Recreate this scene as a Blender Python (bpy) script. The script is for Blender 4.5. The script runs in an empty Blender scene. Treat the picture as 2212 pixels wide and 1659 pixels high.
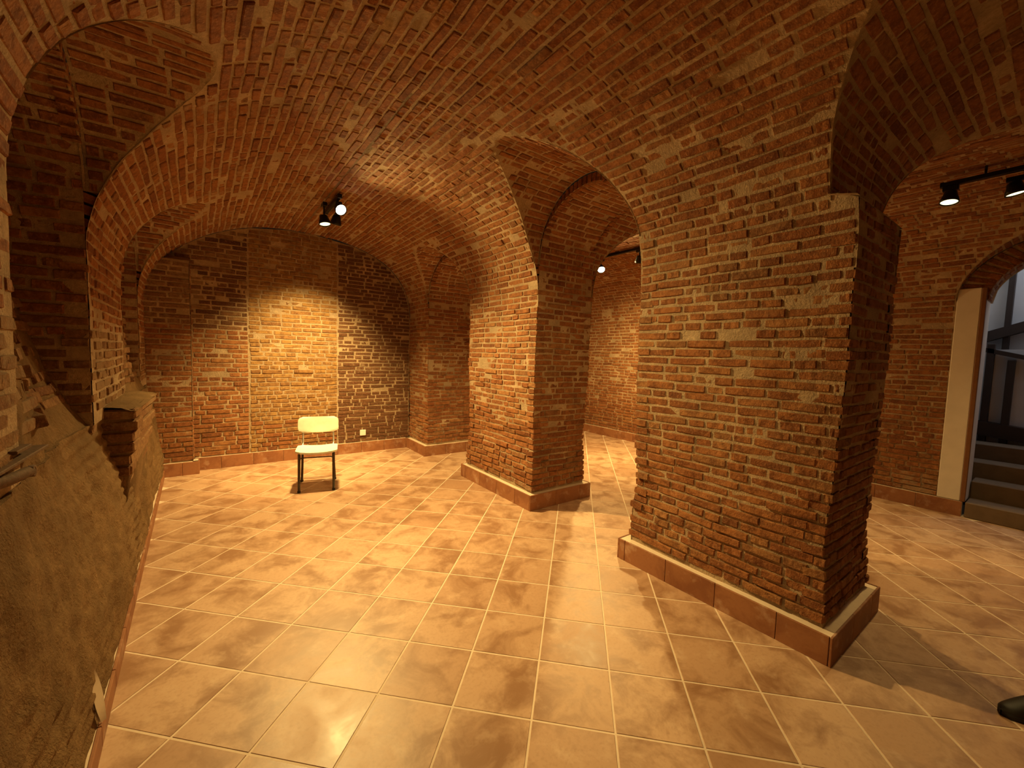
import bpy, math, random
import numpy as np
from mathutils import Vector, Matrix, noise

random.seed(7)
R = math.radians
sc = bpy.context.scene
COL = sc.collection

# ------------------------------------------------------------------ camera
TH = R(36.1)                     # the aisle runs 36.1 degrees left of the view axis
FPX, PIT, ROLL, EYE = 885.0, -0.0693, 0.030, 1.483
def cam_axes():
    fw = Vector((0, math.cos(PIT), math.sin(PIT))); rt = Vector((1, 0, 0)); up = rt.cross(fw)
    r2 = rt*math.cos(ROLL)+up*math.sin(ROLL); u2 = up*math.cos(ROLL)-rt*math.sin(ROLL)
    rot = Matrix.Rotation(-TH, 3, 'Z')
    return rot@r2, rot@u2, rot@fw
CR, CU, CF = cam_axes()
CP = Vector((0, 0, EYE))
cam = bpy.data.cameras.new('camera'); co = bpy.data.objects.new('camera', cam); COL.objects.link(co)
cam.sensor_width = 36; cam.sensor_fit = 'HORIZONTAL'; cam.lens = FPX/2212*36; cam.clip_start = .02
m = Matrix((CR, CU, -CF)).transposed().to_4x4(); m.translation = CP
co.matrix_world = m; sc.camera = co

def px(P):
    d = Vector(P)-CP; w = d.dot(CF)
    if w < .05: return None
    return 1106+FPX*d.dot(CR)/w, 829.5-FPX*d.dot(CU)/w, w

# ------------------------------------------------------------------ world, exposure
w = bpy.data.worlds.new('world'); sc.world = w; w.use_nodes = True
w.node_tree.nodes['Background'].inputs[0].default_value = (1, .72, .45, 1)
w.node_tree.nodes['Background'].inputs[1].default_value = 0.004
vs = sc.view_settings
vs.view_transform = 'Standard'; vs.look = 'None'; vs.gamma = 1; vs.exposure = 0.66; vs.use_curve_mapping = False
WARM = (1.0, .68, .23)

# ------------------------------------------------------------------ material helpers
class NT:
    def __init__(s, name):
        s.m = bpy.data.materials.new(name); s.m.use_nodes = True; s.t = s.m.node_tree
        s.b = s.t.nodes['Principled BSDF']
    def n(s, typ, **kw):
        nd = s.t.nodes.new(typ)
        for k, v in kw.items(): setattr(nd, k, v)
        return nd
    def set(s, sock, v):
        if isinstance(v, bpy.types.NodeSocket): s.t.links.new(v, sock)
        else: sock.default_value = v
    def math(s, op, a, b=0.0, c=0.0, clamp=False):
        nd = s.n('ShaderNodeMath', operation=op, use_clamp=clamp)
        for i, v in enumerate((a, b, c)): s.set(nd.inputs[i], v)
        return nd.outputs[0]
    def noise(s, vec, scale, detail=3, rough=.55, dist=0):
        nd = s.n('ShaderNodeTexNoise'); s.set(nd.inputs['Vector'], vec)
        nd.inputs['Scale'].default_value = scale; nd.inputs['Detail'].default_value = detail
        nd.inputs['Roughness'].default_value = rough; nd.inputs['Distortion'].default_value = dist
        return nd.outputs[0]
    def ramp(s, fac, stops):
        nd = s.n('ShaderNodeValToRGB'); s.set(nd.inputs[0], fac)
        e = nd.color_ramp.elements
        while len(e) < len(stops): e.new(.5)
        for i, (p, c) in enumerate(stops):
            e[i].position = p; e[i].color = (c, c, c, 1) if isinstance(c, (int, float)) else (*c, 1)
        return nd.outputs[0]
    def mix(s, f, a, b, blend='MIX'):
        nd = s.n('ShaderNodeMix', data_type='RGBA', blend_type=blend)
        s.set(nd.inputs[0], f)
        for i, v in ((6, a), (7, b)):
            s.set(nd.inputs[i], v if isinstance(v, bpy.types.NodeSocket) else (*v, 1))
        return nd.outputs[2]
    def bump(s, h, strength=.5, dist=.01):
        nd = s.n('ShaderNodeBump'); s.set(nd.inputs['Height'], h)
        nd.inputs['Strength'].default_value = strength; nd.inputs['Distance'].default_value = dist
        s.t.links.new(nd.outputs[0], s.b.inputs['Normal'])
    def out(s, col, rough=.8, spec=.3, metal=0):
        s.set(s.b.inputs['Base Color'], col if isinstance(col, bpy.types.NodeSocket) else (*col, 1))
        s.set(s.b.inputs['Roughness'], rough); s.set(s.b.inputs['Metallic'], metal)
        s.b.inputs['Specular IOR Level'].default_value = spec
        return s.m
    def pos(s): return s.n('ShaderNodeNewGeometry').outputs['Position']

MORT = (.54, .395, .255)
def mat_mortar(name='lime_mortar', c=MORT):
    k = NT(name); p = k.pos()
    n1 = k.noise(p, 5, 4); n2 = k.noise(p, 60, 3)
    col = k.mix(k.ramp(n1, [(.35, 0), (.7, 1)]), tuple(x*.72 for x in c), tuple(min(1, x*1.12) for x in c))
    col = k.mix(k.ramp(n2, [(.3, .55), (.65, 0)]), col, tuple(x*.55 for x in c))
    k.bump(k.math('ADD', k.noise(p, 90, 4, .7), k.math('MULTIPLY', k.noise(p, 14, 3), 1.2)), .9, .012)
    return k.out(col, .92, .15)

def mat_brick(name, stops, smear=.72, smearc=(.37, .26, .165)):
    k = NT(name); p = k.pos()
    at = k.n('ShaderNodeAttribute', attribute_name='rnd').outputs['Fac']
    ob = k.n('ShaderNodeObjectInfo').outputs['Random']
    r = k.math('FRACT', k.math('ADD', at, ob))
    col = k.ramp(r, stops)
    n1 = k.noise(p, 22, 5, .65)
    col = k.mix(k.ramp(n1, [(.36, .65), (.6, 0)]), col, (.10, .035, .018))
    n2 = k.noise(p, 75, 3, .6)
    col = k.mix(k.ramp(n2, [(.52, 0), (.75, .5)]), col, (.50, .26, .13))
    # old mortar and lime smeared over the brick faces, in patches
    n3 = k.noise(p, 1.7, 5, .62); n4 = k.noise(p, 28, 4, .7)
    s = k.math('ADD', n3, k.math('MULTIPLY', k.math('SUBTRACT', n4, .5), .55))
    col = k.mix(k.ramp(s, [(smear, 0), (smear+.10, .75)]), col, smearc)
    k.bump(k.math('ADD', k.noise(p, 38, 5, .65), k.math('MULTIPLY', k.noise(p, 130, 3), .5)), .8, .008)
    return k.out(col, .9, .2)

BR_STOPS = [(0, (0.197, 0.074, 0.030)), (.2, (0.300, 0.118, 0.043)), (.45, (0.347, 0.145, 0.054)), (.65, (0.271, 0.098, 0.036)), (.85, (0.374, 0.178, 0.070)), (1, (0.244, 0.118, 0.052))]
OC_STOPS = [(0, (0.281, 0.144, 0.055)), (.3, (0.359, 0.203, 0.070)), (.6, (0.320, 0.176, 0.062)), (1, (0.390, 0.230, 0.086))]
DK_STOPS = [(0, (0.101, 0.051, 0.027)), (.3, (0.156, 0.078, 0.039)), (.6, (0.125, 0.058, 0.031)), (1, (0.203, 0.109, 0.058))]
M = {}
M['brick'] = mat_brick('red_brick', BR_STOPS)
M['ochre'] = mat_brick('ochre_brick', OC_STOPS, .70)
M['dark'] = mat_brick('brown_brick', DK_STOPS, .66)
M['worn'] = mat_brick('plastered_brick', [(0, (.18, .085, .038)), (.5, (.25, .135, .06)), (1, (.30, .18, .09))], .52, (.27, .18, .10))
M['smeared'] = mat_brick('mortar_smeared_brick', BR_STOPS, .55, (.36, .25, .155))
BM = ['brick', 'ochre', 'dark', 'worn', 'smeared']
M['mortar'] = mat_mortar()
M['plaster'] = mat_mortar('rough_lime_plaster', (.27, .165, .078))

def mat_tile(name, stops, lo, rough=.42):
    k = NT(name)
    at = k.n('ShaderNodeAttribute', attribute_name='rnd').outputs['Fac']
    ob = k.n('ShaderNodeObjectInfo').outputs['Random']
    r = k.math('FRACT', k.math('ADD', at, ob))
    p = k.pos()
    off = k.n('ShaderNodeCombineXYZ'); k.set(off.inputs[2], k.math('MULTIPLY', r, 37.0))
    va = k.n('ShaderNodeVectorMath', operation='ADD'); k.set(va.inputs[0], p); k.set(va.inputs[1], off.outputs[0]); v = va.outputs[0]
    col = k.ramp(r, stops)
    n1 = k.noise(v, 4.6, 6, .62, .5)
    col = k.mix(k.ramp(n1, [(.37, .9), (.55, 0)]), col, lo)
    n2 = k.noise(v, 9, 4, .6)
    col = k.mix(k.ramp(n2, [(.55, 0), (.75, .5)]), col, (.64, .46, .33))
    n3 = k.noise(v, 60, 3, .6)
    col = k.mix(k.ramp(n3, [(.3, .25), (.5, 0)]), col, lo)
    k.bump(k.math('ADD', k.noise(v, 5, 2), k.math('MULTIPLY', k.noise(v, 80, 2), .12)), .15, .01)
    return k.out(col, k.ramp(n1, [(.3, rough-.06), (.7, rough+.12)]), .4)
M['tile'] = mat_tile('terracotta_floor_tile', [(0, (.47, .29, .185)), (.4, (.54, .35, .23)), (.7, (.42, .245, .15)), (1, (.575, .385, .26))], (.285, .15, .082))
M['skirt'] = mat_tile('terracotta_skirting', [(0, (0.295, 0.123, 0.053)), (.5, (0.344, 0.152, 0.070)), (1, (0.320, 0.135, 0.061))], (0.221, 0.082, 0.037), .55)


def mat_plain(name, c, rough=.5, metal=0, spec=.4, nscale=40, var=.25, bump=.0):
    k = NT(name); tc = k.n('ShaderNodeTexCoord').outputs['Object']
    n = k.noise(tc, nscale, 4)
    col = k.mix(k.ramp(n, [(.3, var), (.6, 0)]), c, tuple(x*.45 for x in c))
    if bump: k.bump(n, bump, .005)
    return k.out(col, rough, spec, metal)
M['grout'] = mat_plain('tile_grout', (.74, .60, .47), .9, nscale=30, var=.15)
M['white'] = mat_plain('white_plaster', (.72, .66, .58), .9, nscale=8, var=.12, bump=.2)
M['panel'] = mat_plain('stair_panel_white', (.66, .68, .72), .8, nscale=5, var=.1)
M['wood'] = mat_plain('brown_wood', (.20, .085, .035), .5, nscale=20)
M['timber'] = mat_plain('dark_timber', (.035, .022, .018), .6, nscale=20)
M['black'] = mat_plain('black_metal', (.02, .018, .016), .4, .6, nscale=60)
M['rust'] = mat_plain('rusty_iron', (.16, .09, .05), .8, .3, nscale=70, var=.6, bump=.4)
M['chairm'] = mat_plain('dark_bronze_tube', (.065, .045, .025), .45, .6, nscale=50, var=.5)
M['steel'] = mat_plain('brushed_steel', (.62, .60, .55), .35, .8, nscale=50)
M['laminate'] = mat_plain('worn_cream_laminate', (.90, .88, .74), .45, nscale=9, var=.25)
M['socket'] = mat_plain('white_plastic', (.82, .80, .74), .4, nscale=5, var=.05)
M['rubber'] = mat_plain('black_rubber', (.018, .016, .015), .7, nscale=60)
M['leather'] = mat_plain('black_leather', (.025, .022, .02), .55, nscale=40)
M['flake'] = mat_plain('pale_plaster_flake', (.66, .55, .42), .9, nscale=20)
M['stone'] = mat_plain('worn_step_stone', (.17, .115, .07), .75, nscale=12, var=.3)
def mat_emit(name, c, s):
    k = NT(name); k.b.inputs['Emission Color'].default_value = (*c, 1); k.b.inputs['Emission Strength'].default_value = s
    return k.out((.9, .85, .7), .3)
M['glow'] = mat_emit('lamp_glow', (1, .92, .50), 1.3)
M['glare'] = mat_emit('lamp_glare', (1, .93, .66), 14)

# ------------------------------------------------------------------ object helpers
def tag(o, label=None, cat=None, group=None, kind=None):
    if label: o['label'] = label
    if cat: o['category'] = cat
    if group: o['group'] = group
    if kind: o['kind'] = kind
    return o
def link(o, parent=None):
    COL.objects.link(o)
    if parent is not None: o.parent = parent
    return o
def empty(name, loc=(0, 0, 0), rz=0):
    o = bpy.data.objects.new(name, None); o.location = loc; o.rotation_euler = (0, 0, rz); o.empty_display_size = .1
    return link(o)
class MB:
    """collects vertices and faces of one mesh"""
    def __init__(s): s.v = []; s.f = []
    def add(s, vs, fs):
        o = len(s.v); s.v += [tuple(x) for x in vs]; s.f += [tuple(i+o for i in f) for f in fs]; return s
    def box(s, lo, hi, M4=None, bev=0.0):
        x0, y0, z0 = lo; x1, y1, z1 = hi
        if bev <= 0:
            v = [(x0,y0,z0),(x1,y0,z0),(x1,y1,z0),(x0,y1,z0),(x0,y0,z1),(x1,y0,z1),(x1,y1,z1),(x0,y1,z1)]
            f = [(0,3,2,1),(4,5,6,7),(0,1,5,4),(1,2,6,5),(2,3,7,6),(3,0,4,7)]
        else:
            b = bev; v = []; f = []
            # bevelled box from three inset slabs (24 vertices)
            def corner(sx, sy, sz):
                X = x1 if sx else x0; Y = y1 if sy else y0; Z = z1 if sz else z0
                dx = -b if sx else b; dy = -b if sy else b; dz = -b if sz else b
                return [(X, Y+dy, Z+dz), (X+dx, Y, Z+dz), (X+dx, Y+dy, Z)]
            idx = {}
            for sx in (0,1):
                for sy in (0,1):
                    for sz in (0,1):
                        c = corner(sx, sy, sz); idx[sx,sy,sz] = len(v); v += c
            I = lambda a,b_,c,k: idx[a,b_,c]+k
            f += [(I(0,0,0,0),I(0,0,1,0),I(0,1,1,0),I(0,1,0,0)),(I(1,0,0,0),I(1,1,0,0),I(1,1,1,0),I(1,0,1,0)),
                  (I(0,0,0,1),I(1,0,0,1),I(1,0,1,1),I(0,0,1,1)),(I(0,1,0,1),I(0,1,1,1),I(1,1,1,1),I(1,1,0,1)),
                  (I(0,0,0,2),I(0,1,0,2),I(1,1,0,2),I(1,0,0,2)),(I(0,0,1,2),I(1,0,1,2),I(1,1,1,2),I(0,1,1,2))]
            for z in (0,1):
                for y in (0,1): f.append((I(0,y,z,1),I(1,y,z,1),I(1,y,z,2),I(0,y,z,2)))
                for x in (0,1): f.append((I(x,0,z,0),I(x,1,z,0),I(x,1,z,2),I(x,0,z,2)))
            for x in (0,1):
                for y in (0,1): f.append((I(x,y,0,0),I(x,y,1,0),I(x,y,1,1),I(x,y,0,1)))
            for x in (0,1):
                for y in (0,1):
                    for z in (0,1): f.append((I(x,y,z,0),I(x,y,z,1),I(x,y,z,2)))
        if M4 is not None: v = [tuple(M4@Vector(p)) for p in v]
        return s.add(v, f)
    def grid(s, rows, close=False):
        n = len(rows[0]); o = []
        v = [p for r in rows for p in r]; f = []
        for i in range(len(rows)-1):
            for j in range(n-1 if not close else n):
                k = (j+1) % n
                f.append((i*n+j, i*n+k, (i+1)*n+k, (i+1)*n+j))
        return s.add(v, f)
    def tube(s, pts, r, seg=10, cap=True):
        pts = [Vector(p) for p in pts]; rows = []
        for i, p in enumerate(pts):
            d = (pts[min(i+1, len(pts)-1)]-pts[max(i-1, 0)]).normalized()
            a = Vector((0, 0, 1)) if abs(d.z) < .9 else Vector((1, 0, 0))
            u = d.cross(a).normalized(); w_ = d.cross(u)
            rr = r[i] if isinstance(r, (list, tuple)) else r
            rows.append([tuple(p+u*rr*math.cos(t*2*math.pi/seg)+w_*rr*math.sin(t*2*math.pi/seg)) for t in range(seg)])
        o = len(s.v); s.grid(rows, True)
        if cap:
            s.f.append(tuple(o+t for t in range(seg))); s.f.append(tuple(o+(len(rows)-1)*seg+t for t in reversed(range(seg))))
        return s
    def mesh(s, name, mat, smooth=False):
        me = bpy.data.meshes.new(name); me.from_pydata(s.v, [], s.f)
        me.materials.append(mat)
        if smooth: me.polygons.foreach_set('use_smooth', [True]*len(me.polygons))
        me.update(); return me
    def build(s, name, mat, parent=None, smooth=False, loc=None):
        o = bpy.data.objects.new(name, s.mesh(name, mat, smooth)); link(o, parent)
        if loc is not None: o.location = loc
        return o
def fix_normals(o):
    import bmesh
    b = bmesh.new(); b.from_mesh(o.data); bmesh.ops.recalc_face_normals(b, faces=b.faces); b.to_mesh(o.data); b.free(); return o

# ------------------------------------------------------------------ brick pool
def brick_mesh(name, L, H, D, rng, rough=1.0):
    N = 5; xs = [-.5+i/(N-1) for i in range(N)]
    def loop(ins, z, jit, zj):
        v = []
        for j, side in ((0, -1), (1, 1)):
            for i in (range(N) if side < 0 else reversed(range(N))):
                x = xs[i]*L; ex = 1 if i == N-1 else (-1 if i == 0 else 0)
                x -= ex*ins*1.3; y = side*(H/2-ins)
                if ex: y -= side*ins*.55
                else: x += rng.uniform(-1, 1)*L*.04
                v.append((x+rng.uniform(-1, 1)*jit*(1 if ex else .3), y+rng.uniform(-1, 1)*jit, z+rng.uniform(-1, 1)*zj))
        return v
    b = loop(.0, -.0045, .0013*rough, .001)
    a = [(p[0], p[1], -D) for p in b]
    c = loop(.0030, 0, .0013*rough, .0014*rough)
    v = a+b+c; n = 2*N; f = []
    for k in (0, 1):
        for i in range(n):
            j = (i+1) % n; f.append((k*n+i, k*n+j, (k+1)*n+j, (k+1)*n+i))
    for i in range(N-1):
        f.append((2*n+i, 2*n+i+1, 2*n+n-2-i, 2*n+n-1-i))
    return v, f
POOL = {}
def make_pool():
    rng = random.Random(3)
    for kind, L in (('s', .24), ('h', .115)):
        vs_ = []
        for q in range(9 if kind == 's' else 6):
            v, f = brick_mesh('brick', L, .040, .06, rng)
            arr = np.array(v); me = {}
            for mt in BM:
                mm = bpy.data.meshes.new('brick'); mm.from_pydata(v, [], f); mm.materials.append(M[mt])
                mm.update(); me[mt] = mm
            vs_.append((arr, f, me))
        POOL[kind] = (L, vs_)
make_pool()

BRICKS = {}      # owner key -> list of (matrix, kind, variant, material, area)
def put(owner, P, T, N, length, height, mat='brick', depth=1.0, tilt=.012):
    T = T.normalized(); N = (N-T*N.dot(T)).normalized()
    kind = 's' if length > .165 else 'h'
    L0, pool = POOL[kind]; q = random.randrange(len(pool))
    ang = random.gauss(0, tilt); B = N.cross(T)
    T2 = T*math.cos(ang)+B*math.sin(ang)
    N2 = (N+T2*random.gauss(0, .012)+B*random.gauss(0, .02)).normalized()
    T2 = (T2-N2*T2.dot(N2)).normalized(); B2 = N2.cross(T2)
    flip = random.choice((1, -1))
    sx = length/L0; sy = height/.040
    mt = Matrix.Identity(4)
    for i in range(3):
        mt[i][0] = T2[i]*sx*flip; mt[i][1] = B2[i]*sy*flip; mt[i][2] = N2[i]*depth; mt[i][3] = P[i]
    BRICKS.setdefault(owner, []).append((mt, kind, q, mat, length*height, P.copy(), N2))

def warp(P, amp=.010):
    return P + noise.noise_vector(P*1.1+Vector((3.1, 7.7, 1.3)))*amp + noise.noise_vector(P*4.3)*amp*.35

def lay(owner, surf, sgn, vs_range, ints, rh=.056, mat='brick', L=.235, gap=.017, depth=1.0, out=0.0, jit=.0028, skip=0.0, alt=0, hshare=.70, minlen=.03):
    """lay courses of bricks on surf(u, v); ints(v_lo, v_hi, row) gives free u intervals"""
    v0, v1 = vs_range; nrow = max(1, int(round((v1-v0)/rh))); h = (v1-v0)/nrow
    for i in range(nrow):
        va = v0+i*h; vb = va+h; vm = (va+vb)/2
        style = random.random()
        for (ua, ub) in ints(va, vb, i):
            if ub-ua < minlen: continue
            u = ua; first = True
            while u < ub-.012:
                hd = random.random() < (.30 if style < .6 else .75)
                ln = (L*.5 if hd else L)*random.uniform(.90, 1.10)
                if first:
                    first = False; ln = ln*(.55 if (i+alt) % 2 else 1.0)*random.uniform(.85, 1.15)
                rest = ub-u-ln
                if rest < .055: ln = ub-u
                if ln > L*1.25: ln = ln/2
                g = gap*random.uniform(.7, 1.35)
                e = min(u+ln, ub)
                uc = (u+e)/2; hh = h*random.uniform(.69, .82)*(hshare/.70); l2 = max(.02, e-u-g)
                if skip == 0 or random.random() > skip:
                    P = surf(uc, vm+random.gauss(0, .0018))
                    a = surf(uc+.01, vm); b = surf(uc-.01, vm); c = surf(uc, vm+.01); d = surf(uc, vm-.01)
                    T = (a-b); N = T.cross(c-d)*sgn
                    if N.length > 1e-9:
                        N.normalize()
                        put(owner, P+N*(out+random.gauss(0, jit)), T, N, l2, hh, mat if isinstance(mat, str) else mat(P), depth)
                u = e

BEDS = {}
def bed(owner, surf, rows, sgn, off=-.0048):
    """mortar surface behind the bricks: rows = list of (v, [u...])"""
    g = []
    for v, us in rows:
        r = []
        for u in us:
            e = .004
            P = surf(u, v); T = surf(u+e, v)-surf(u-e, v); B = surf(u, v+e)-surf(u, v-e)
            N = T.cross(B)*sgn
            if N.length > 1e-12: N.normalize()
            r.append(tuple(P+N*(off-.009*math.exp(-(max(0, P.z)/.65)**2)+noise.noise(P*9)*.0026)))
        g.append(r)
    BEDS.setdefault(owner, MB()).grid(g)
def lin(a, b, n): return [a+(b-a)*i/n for i in range(n+1)]

# ------------------------------------------------------------------ vault geometry
Z0, RISE = 1.95, 1.07
XR = 2.47                    # aisle face of the pillars
XB = 3.20                    # their other face
XW = 6.10                    # far wall of the second aisle
YE = 6.12                    # end wall
YF = -2.6                    # wall behind the camera
def xl(y): return -.42-.03*y
NR, NL = 2.4, 2.05
def prof_table(nr, nl, a=1.5):
    ph = np.linspace(0, math.pi, 2001); c = np.cos(ph); s_ = np.sin(ph)
    n = np.where(c >= 0, nr, nl)
    xi = np.sign(c)*np.abs(c)**(2/n); ze = np.clip(s_, 0, 1)**(2/n)
    d = np.hypot(np.diff(xi*a), np.diff(ze*RISE)); s = np.concatenate([[0], np.cumsum(d)])
    return s, xi, ze
class Vault:
    def __init__(s, x_left, x_right, nr, nl, ops_l, ops_r, y0, y1):
        s.xl, s.xr, s.nr, s.nl, s.ol, s.orr, s.y0, s.y1 = x_left, x_right, nr, nl, ops_l, ops_r, y0, y1
        s.s, s.xi, s.ze = prof_table(nr, nl); s.S = s.s[-1]
    def at(s, sv): return float(np.interp(sv, s.s, s.xi)), float(np.interp(sv, s.s, s.ze))
    def ctr(s, y): a, b = s.xl(y), s.xr(y); return (a+b)/2, (b-a)/2
    def surf(s, y, sv):
        xi, ze = s.at(min(max(sv, 0), s.S)); c, a = s.ctr(y)
        return warp(Vector((c+a*xi, y, Z0+RISE*ze)))
    def xside(s, z, y, side):
        c, a = s.ctr(y); ze = min(max((z-Z0)/RISE, 0), 1); n = s.nr if side > 0 else s.nl
        return c+side*a*(1-ze**n)**(1/n)
def halfw(o, z):
    if z < o['zs']: return o.get('wlow', o['wj'])
    t = (z-o['zs'])/o['rl']; n = o.get('n', 2)
    return o['wl']*(1-t**n)**(1/n) if t < 1 else 0.0
def OP(ya, yb, zs, rs, rl, wl=None, yc=None):
    wj = (yb-ya)/2
    return dict(yc=(ya+yb)/2, wj=wj, zs=zs, rs=rs, rl=rl, wl=wl or wj+.005)
def sup(v, n): return math.copysign(abs(v)**(2/n), v)
def ellipse(w_, r, n=2):
    ph = np.linspace(0, math.pi, 1601); c, s_ = np.cos(ph), np.clip(np.sin(ph), 0, 1)
    d = np.hypot(np.diff(w_*np.sign(c)*np.abs(c)**(2/n)), np.diff(r*s_**(2/n)))
    return ph, np.concatenate([[0], np.cumsum(d)])

CROSS = dict(yc=-.48, wj=1.13, zs=2.28, rs=.70, rl=.738, wl=1.23, n=2.9)
OPS = [CROSS, OP(1.87, 3.02, 2.34, .55, .625), OP(4.28, 5.44, 2.20, .52, .58)]
OPSL = [OP(-.53, .65, 2.25, .56, .62), OP(1.87, 3.02, 2.25, .47, .53), OP(4.28, 5.44, 2.20, .52, .58)]
STAIR = dict(yc=-.08, wlow=.84, wj=.63, zs=2.16, rs=.46, rl=.62, wl=.84)
VA = Vault(xl, lambda y: XR, NR, NL, OPSL, OPS, YF, YE)
VB = Vault(lambda y: XB, lambda y: XW, 2.2, 2.4, OPS, [STAIR], YF, YE-.05)

def build_barrel(V, owner):
    def segs(z, side):
        ops = V.orr if side > 0 else V.ol
        cuts = [V.y0]
        for o in ops:
            hw = halfw(o, z); cuts += [o['yc']-hw, o['yc']+hw]
        cuts.append(V.y1)
        return [(max(cuts[i], V.y0), min(cuts[i+1], V.y1)) for i in range(0, len(cuts), 2)]
    def ints(va, vb, i):
        xi, ze = V.at((va+vb)/2); side = 1 if xi > 0 else -1
        za = Z0+RISE*V.at(va)[1]; zb = Z0+RISE*V.at(vb)[1]
        A = segs(min(za, zb), side); B = segs(max(za, zb), side); r = []
        ops = V.orr if side > 0 else V.ol
        if all(halfw(o, min(za, zb)) == 0 for o in ops): return [(V.y0, V.y1)]
        return [(max(p[0], q[0])+.004, min(p[1], q[1])-.004) for p, q in zip(A, B)]
    def bm(P):
        if V is VA:
            k = .75*math.exp(-((P.x-.55)/.65)**2)*min(1, max(0, (P.y-1.8)/1.2))+.9*math.exp(-((P.x-2.1)/.22)**2-((P.y-1.15)/.35)**2)
            if k+.5*noise.noise(P*2.2) > .42: return 'smeared'
        return 'brick'
    lay(owner, V.surf, -1, (0, V.S), ints, rh=.058, mat=bm)
    # mortar bed, one strip of grid per pier, exact at the groins
    svs = lin(.0, V.S, 90); mid = float(np.interp(0, -V.xi, V.s))
    for ops, sd in ((V.orr, 1), (V.ol, -1)):
        for o in ops:
            for q in (.90, .95, .98, .995, .9995, 1.0005):
                ze = (o['zs']+o['rl']*q-Z0)/RISE
                if ze < .999:
                    k = V.s <= mid if sd > 0 else V.s >= mid
                    a, b = V.ze[k], V.s[k]
                    svs.append(float(np.interp(ze, a, b)) if sd > 0 else float(np.interp(ze, a[::-1], b[::-1])))
    svs.sort()
    for half in (1, -1):
        rows = [sv for sv in svs if (V.at(sv)[0] >= -.02 if half > 0 else V.at(sv)[0] <= .02)]
        n = len(segs(Z0, half))
        for k in range(n):
            rr = []
            for sv in rows:
                a, b = segs(Z0+RISE*V.at(sv)[1], half)[k]
                rr.append((sv, lin(a, max(a+.002, b), 30)))
            bed(owner, V.surf, rr, -1)

def build_lunette(V, o, side, owner, xring):
    n_ = o.get('n', 2); ph, sv = ellipse(o['wl'], o['rl'], n_); S = sv[-1]
    def surf(x, v):
        a = float(np.interp(v, sv, ph)); return warp(Vector((x, o['yc']+o['wl']*sup(math.cos(a), n_), o['zs']+o['rl']*sup(math.sin(a), n_))))
    def lim(v):
        a = float(np.interp(v, sv, ph)); y = o['yc']+o['wl']*sup(math.cos(a), n_); z = o['zs']+o['rl']*sup(math.sin(a), n_)
        xb = V.xside(z, y, side); xr = xring(y)
        return (xb, xr) if side > 0 else (xr, xb)
    def ints(va, vb, i):
        A, B = lim(va), lim(vb); return [(max(A[0], B[0])+.004, min(A[1], B[1])-.002)]
    lay(owner, surf, 1, (0, S), ints, rh=.056, minlen=.025)
    bed(owner, surf, [(v, lin(*lim(v), 16)) for v in lin(0, S, 44)], 1)

def build_soffit(o, owner, xa, xb):
    ph, sv = ellipse(o['wj'], o['rs']); S = sv[-1]
    def surf(x, v):
        a = float(np.interp(v, sv, ph)); return warp(Vector((x, o['yc']+o['wj']*math.cos(a), o['zs']+o['rs']*math.sin(a))))
    def lim(v):
        a = float(np.interp(v, sv, ph)); y = o['yc']+o['wj']*math.cos(a); return xa(y), xb(y)
    lay(owner, surf, 1, (0, S), lambda va, vb, i: [lim((va+vb)/2)], rh=.056)
    bed(owner, surf, [(v, lin(*lim(v), 10)) for v in lin(0, S, 40)], 1)

def build_ring(o, owner, xf, nx):
    """upright face of the arch ring between the opening and its lunette"""
    rows = []
    for i in range(41):
        a = math.pi*i/40; c, s_ = math.cos(a), math.sin(a)
        yo, zo = o['yc']+o['wl']*c, o['zs']+o['rl']*s_; yi, zi = o['yc']+o['wj']*c, o['zs']+o['rs']*s_
        rows.append([tuple(warp(Vector((xf(yo)-nx*.009, yo, zo)))), tuple(warp(Vector((xf(yi)-nx*.009, yi, zi))))])
    BEDS.setdefault(owner, MB()).grid(rows)
    a = R(8)
    while a < R(172):
        c, s_ = math.cos(a), math.sin(a)
        po = Vector((0, o['wl']*c, o['rl']*s_)); pi_ = Vector((0, o['wj']*c, o['rs']*s_))
        th = (po-pi_).length
        da = .052/math.hypot(o['wj']*s_, o['rs']*c)
        if th > .026:
            mid = (po+pi_)/2; P = Vector((0, o['yc']+mid.y, o['zs']+mid.z)); P.x = xf(P.y)
            rad = (po-pi_).normalized()
            put(owner, warp(P)+Vector((nx*.001, 0, 0)), rad, Vector((nx, 0, 0)), th*.94, .040, 'brick')
        a += da

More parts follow.
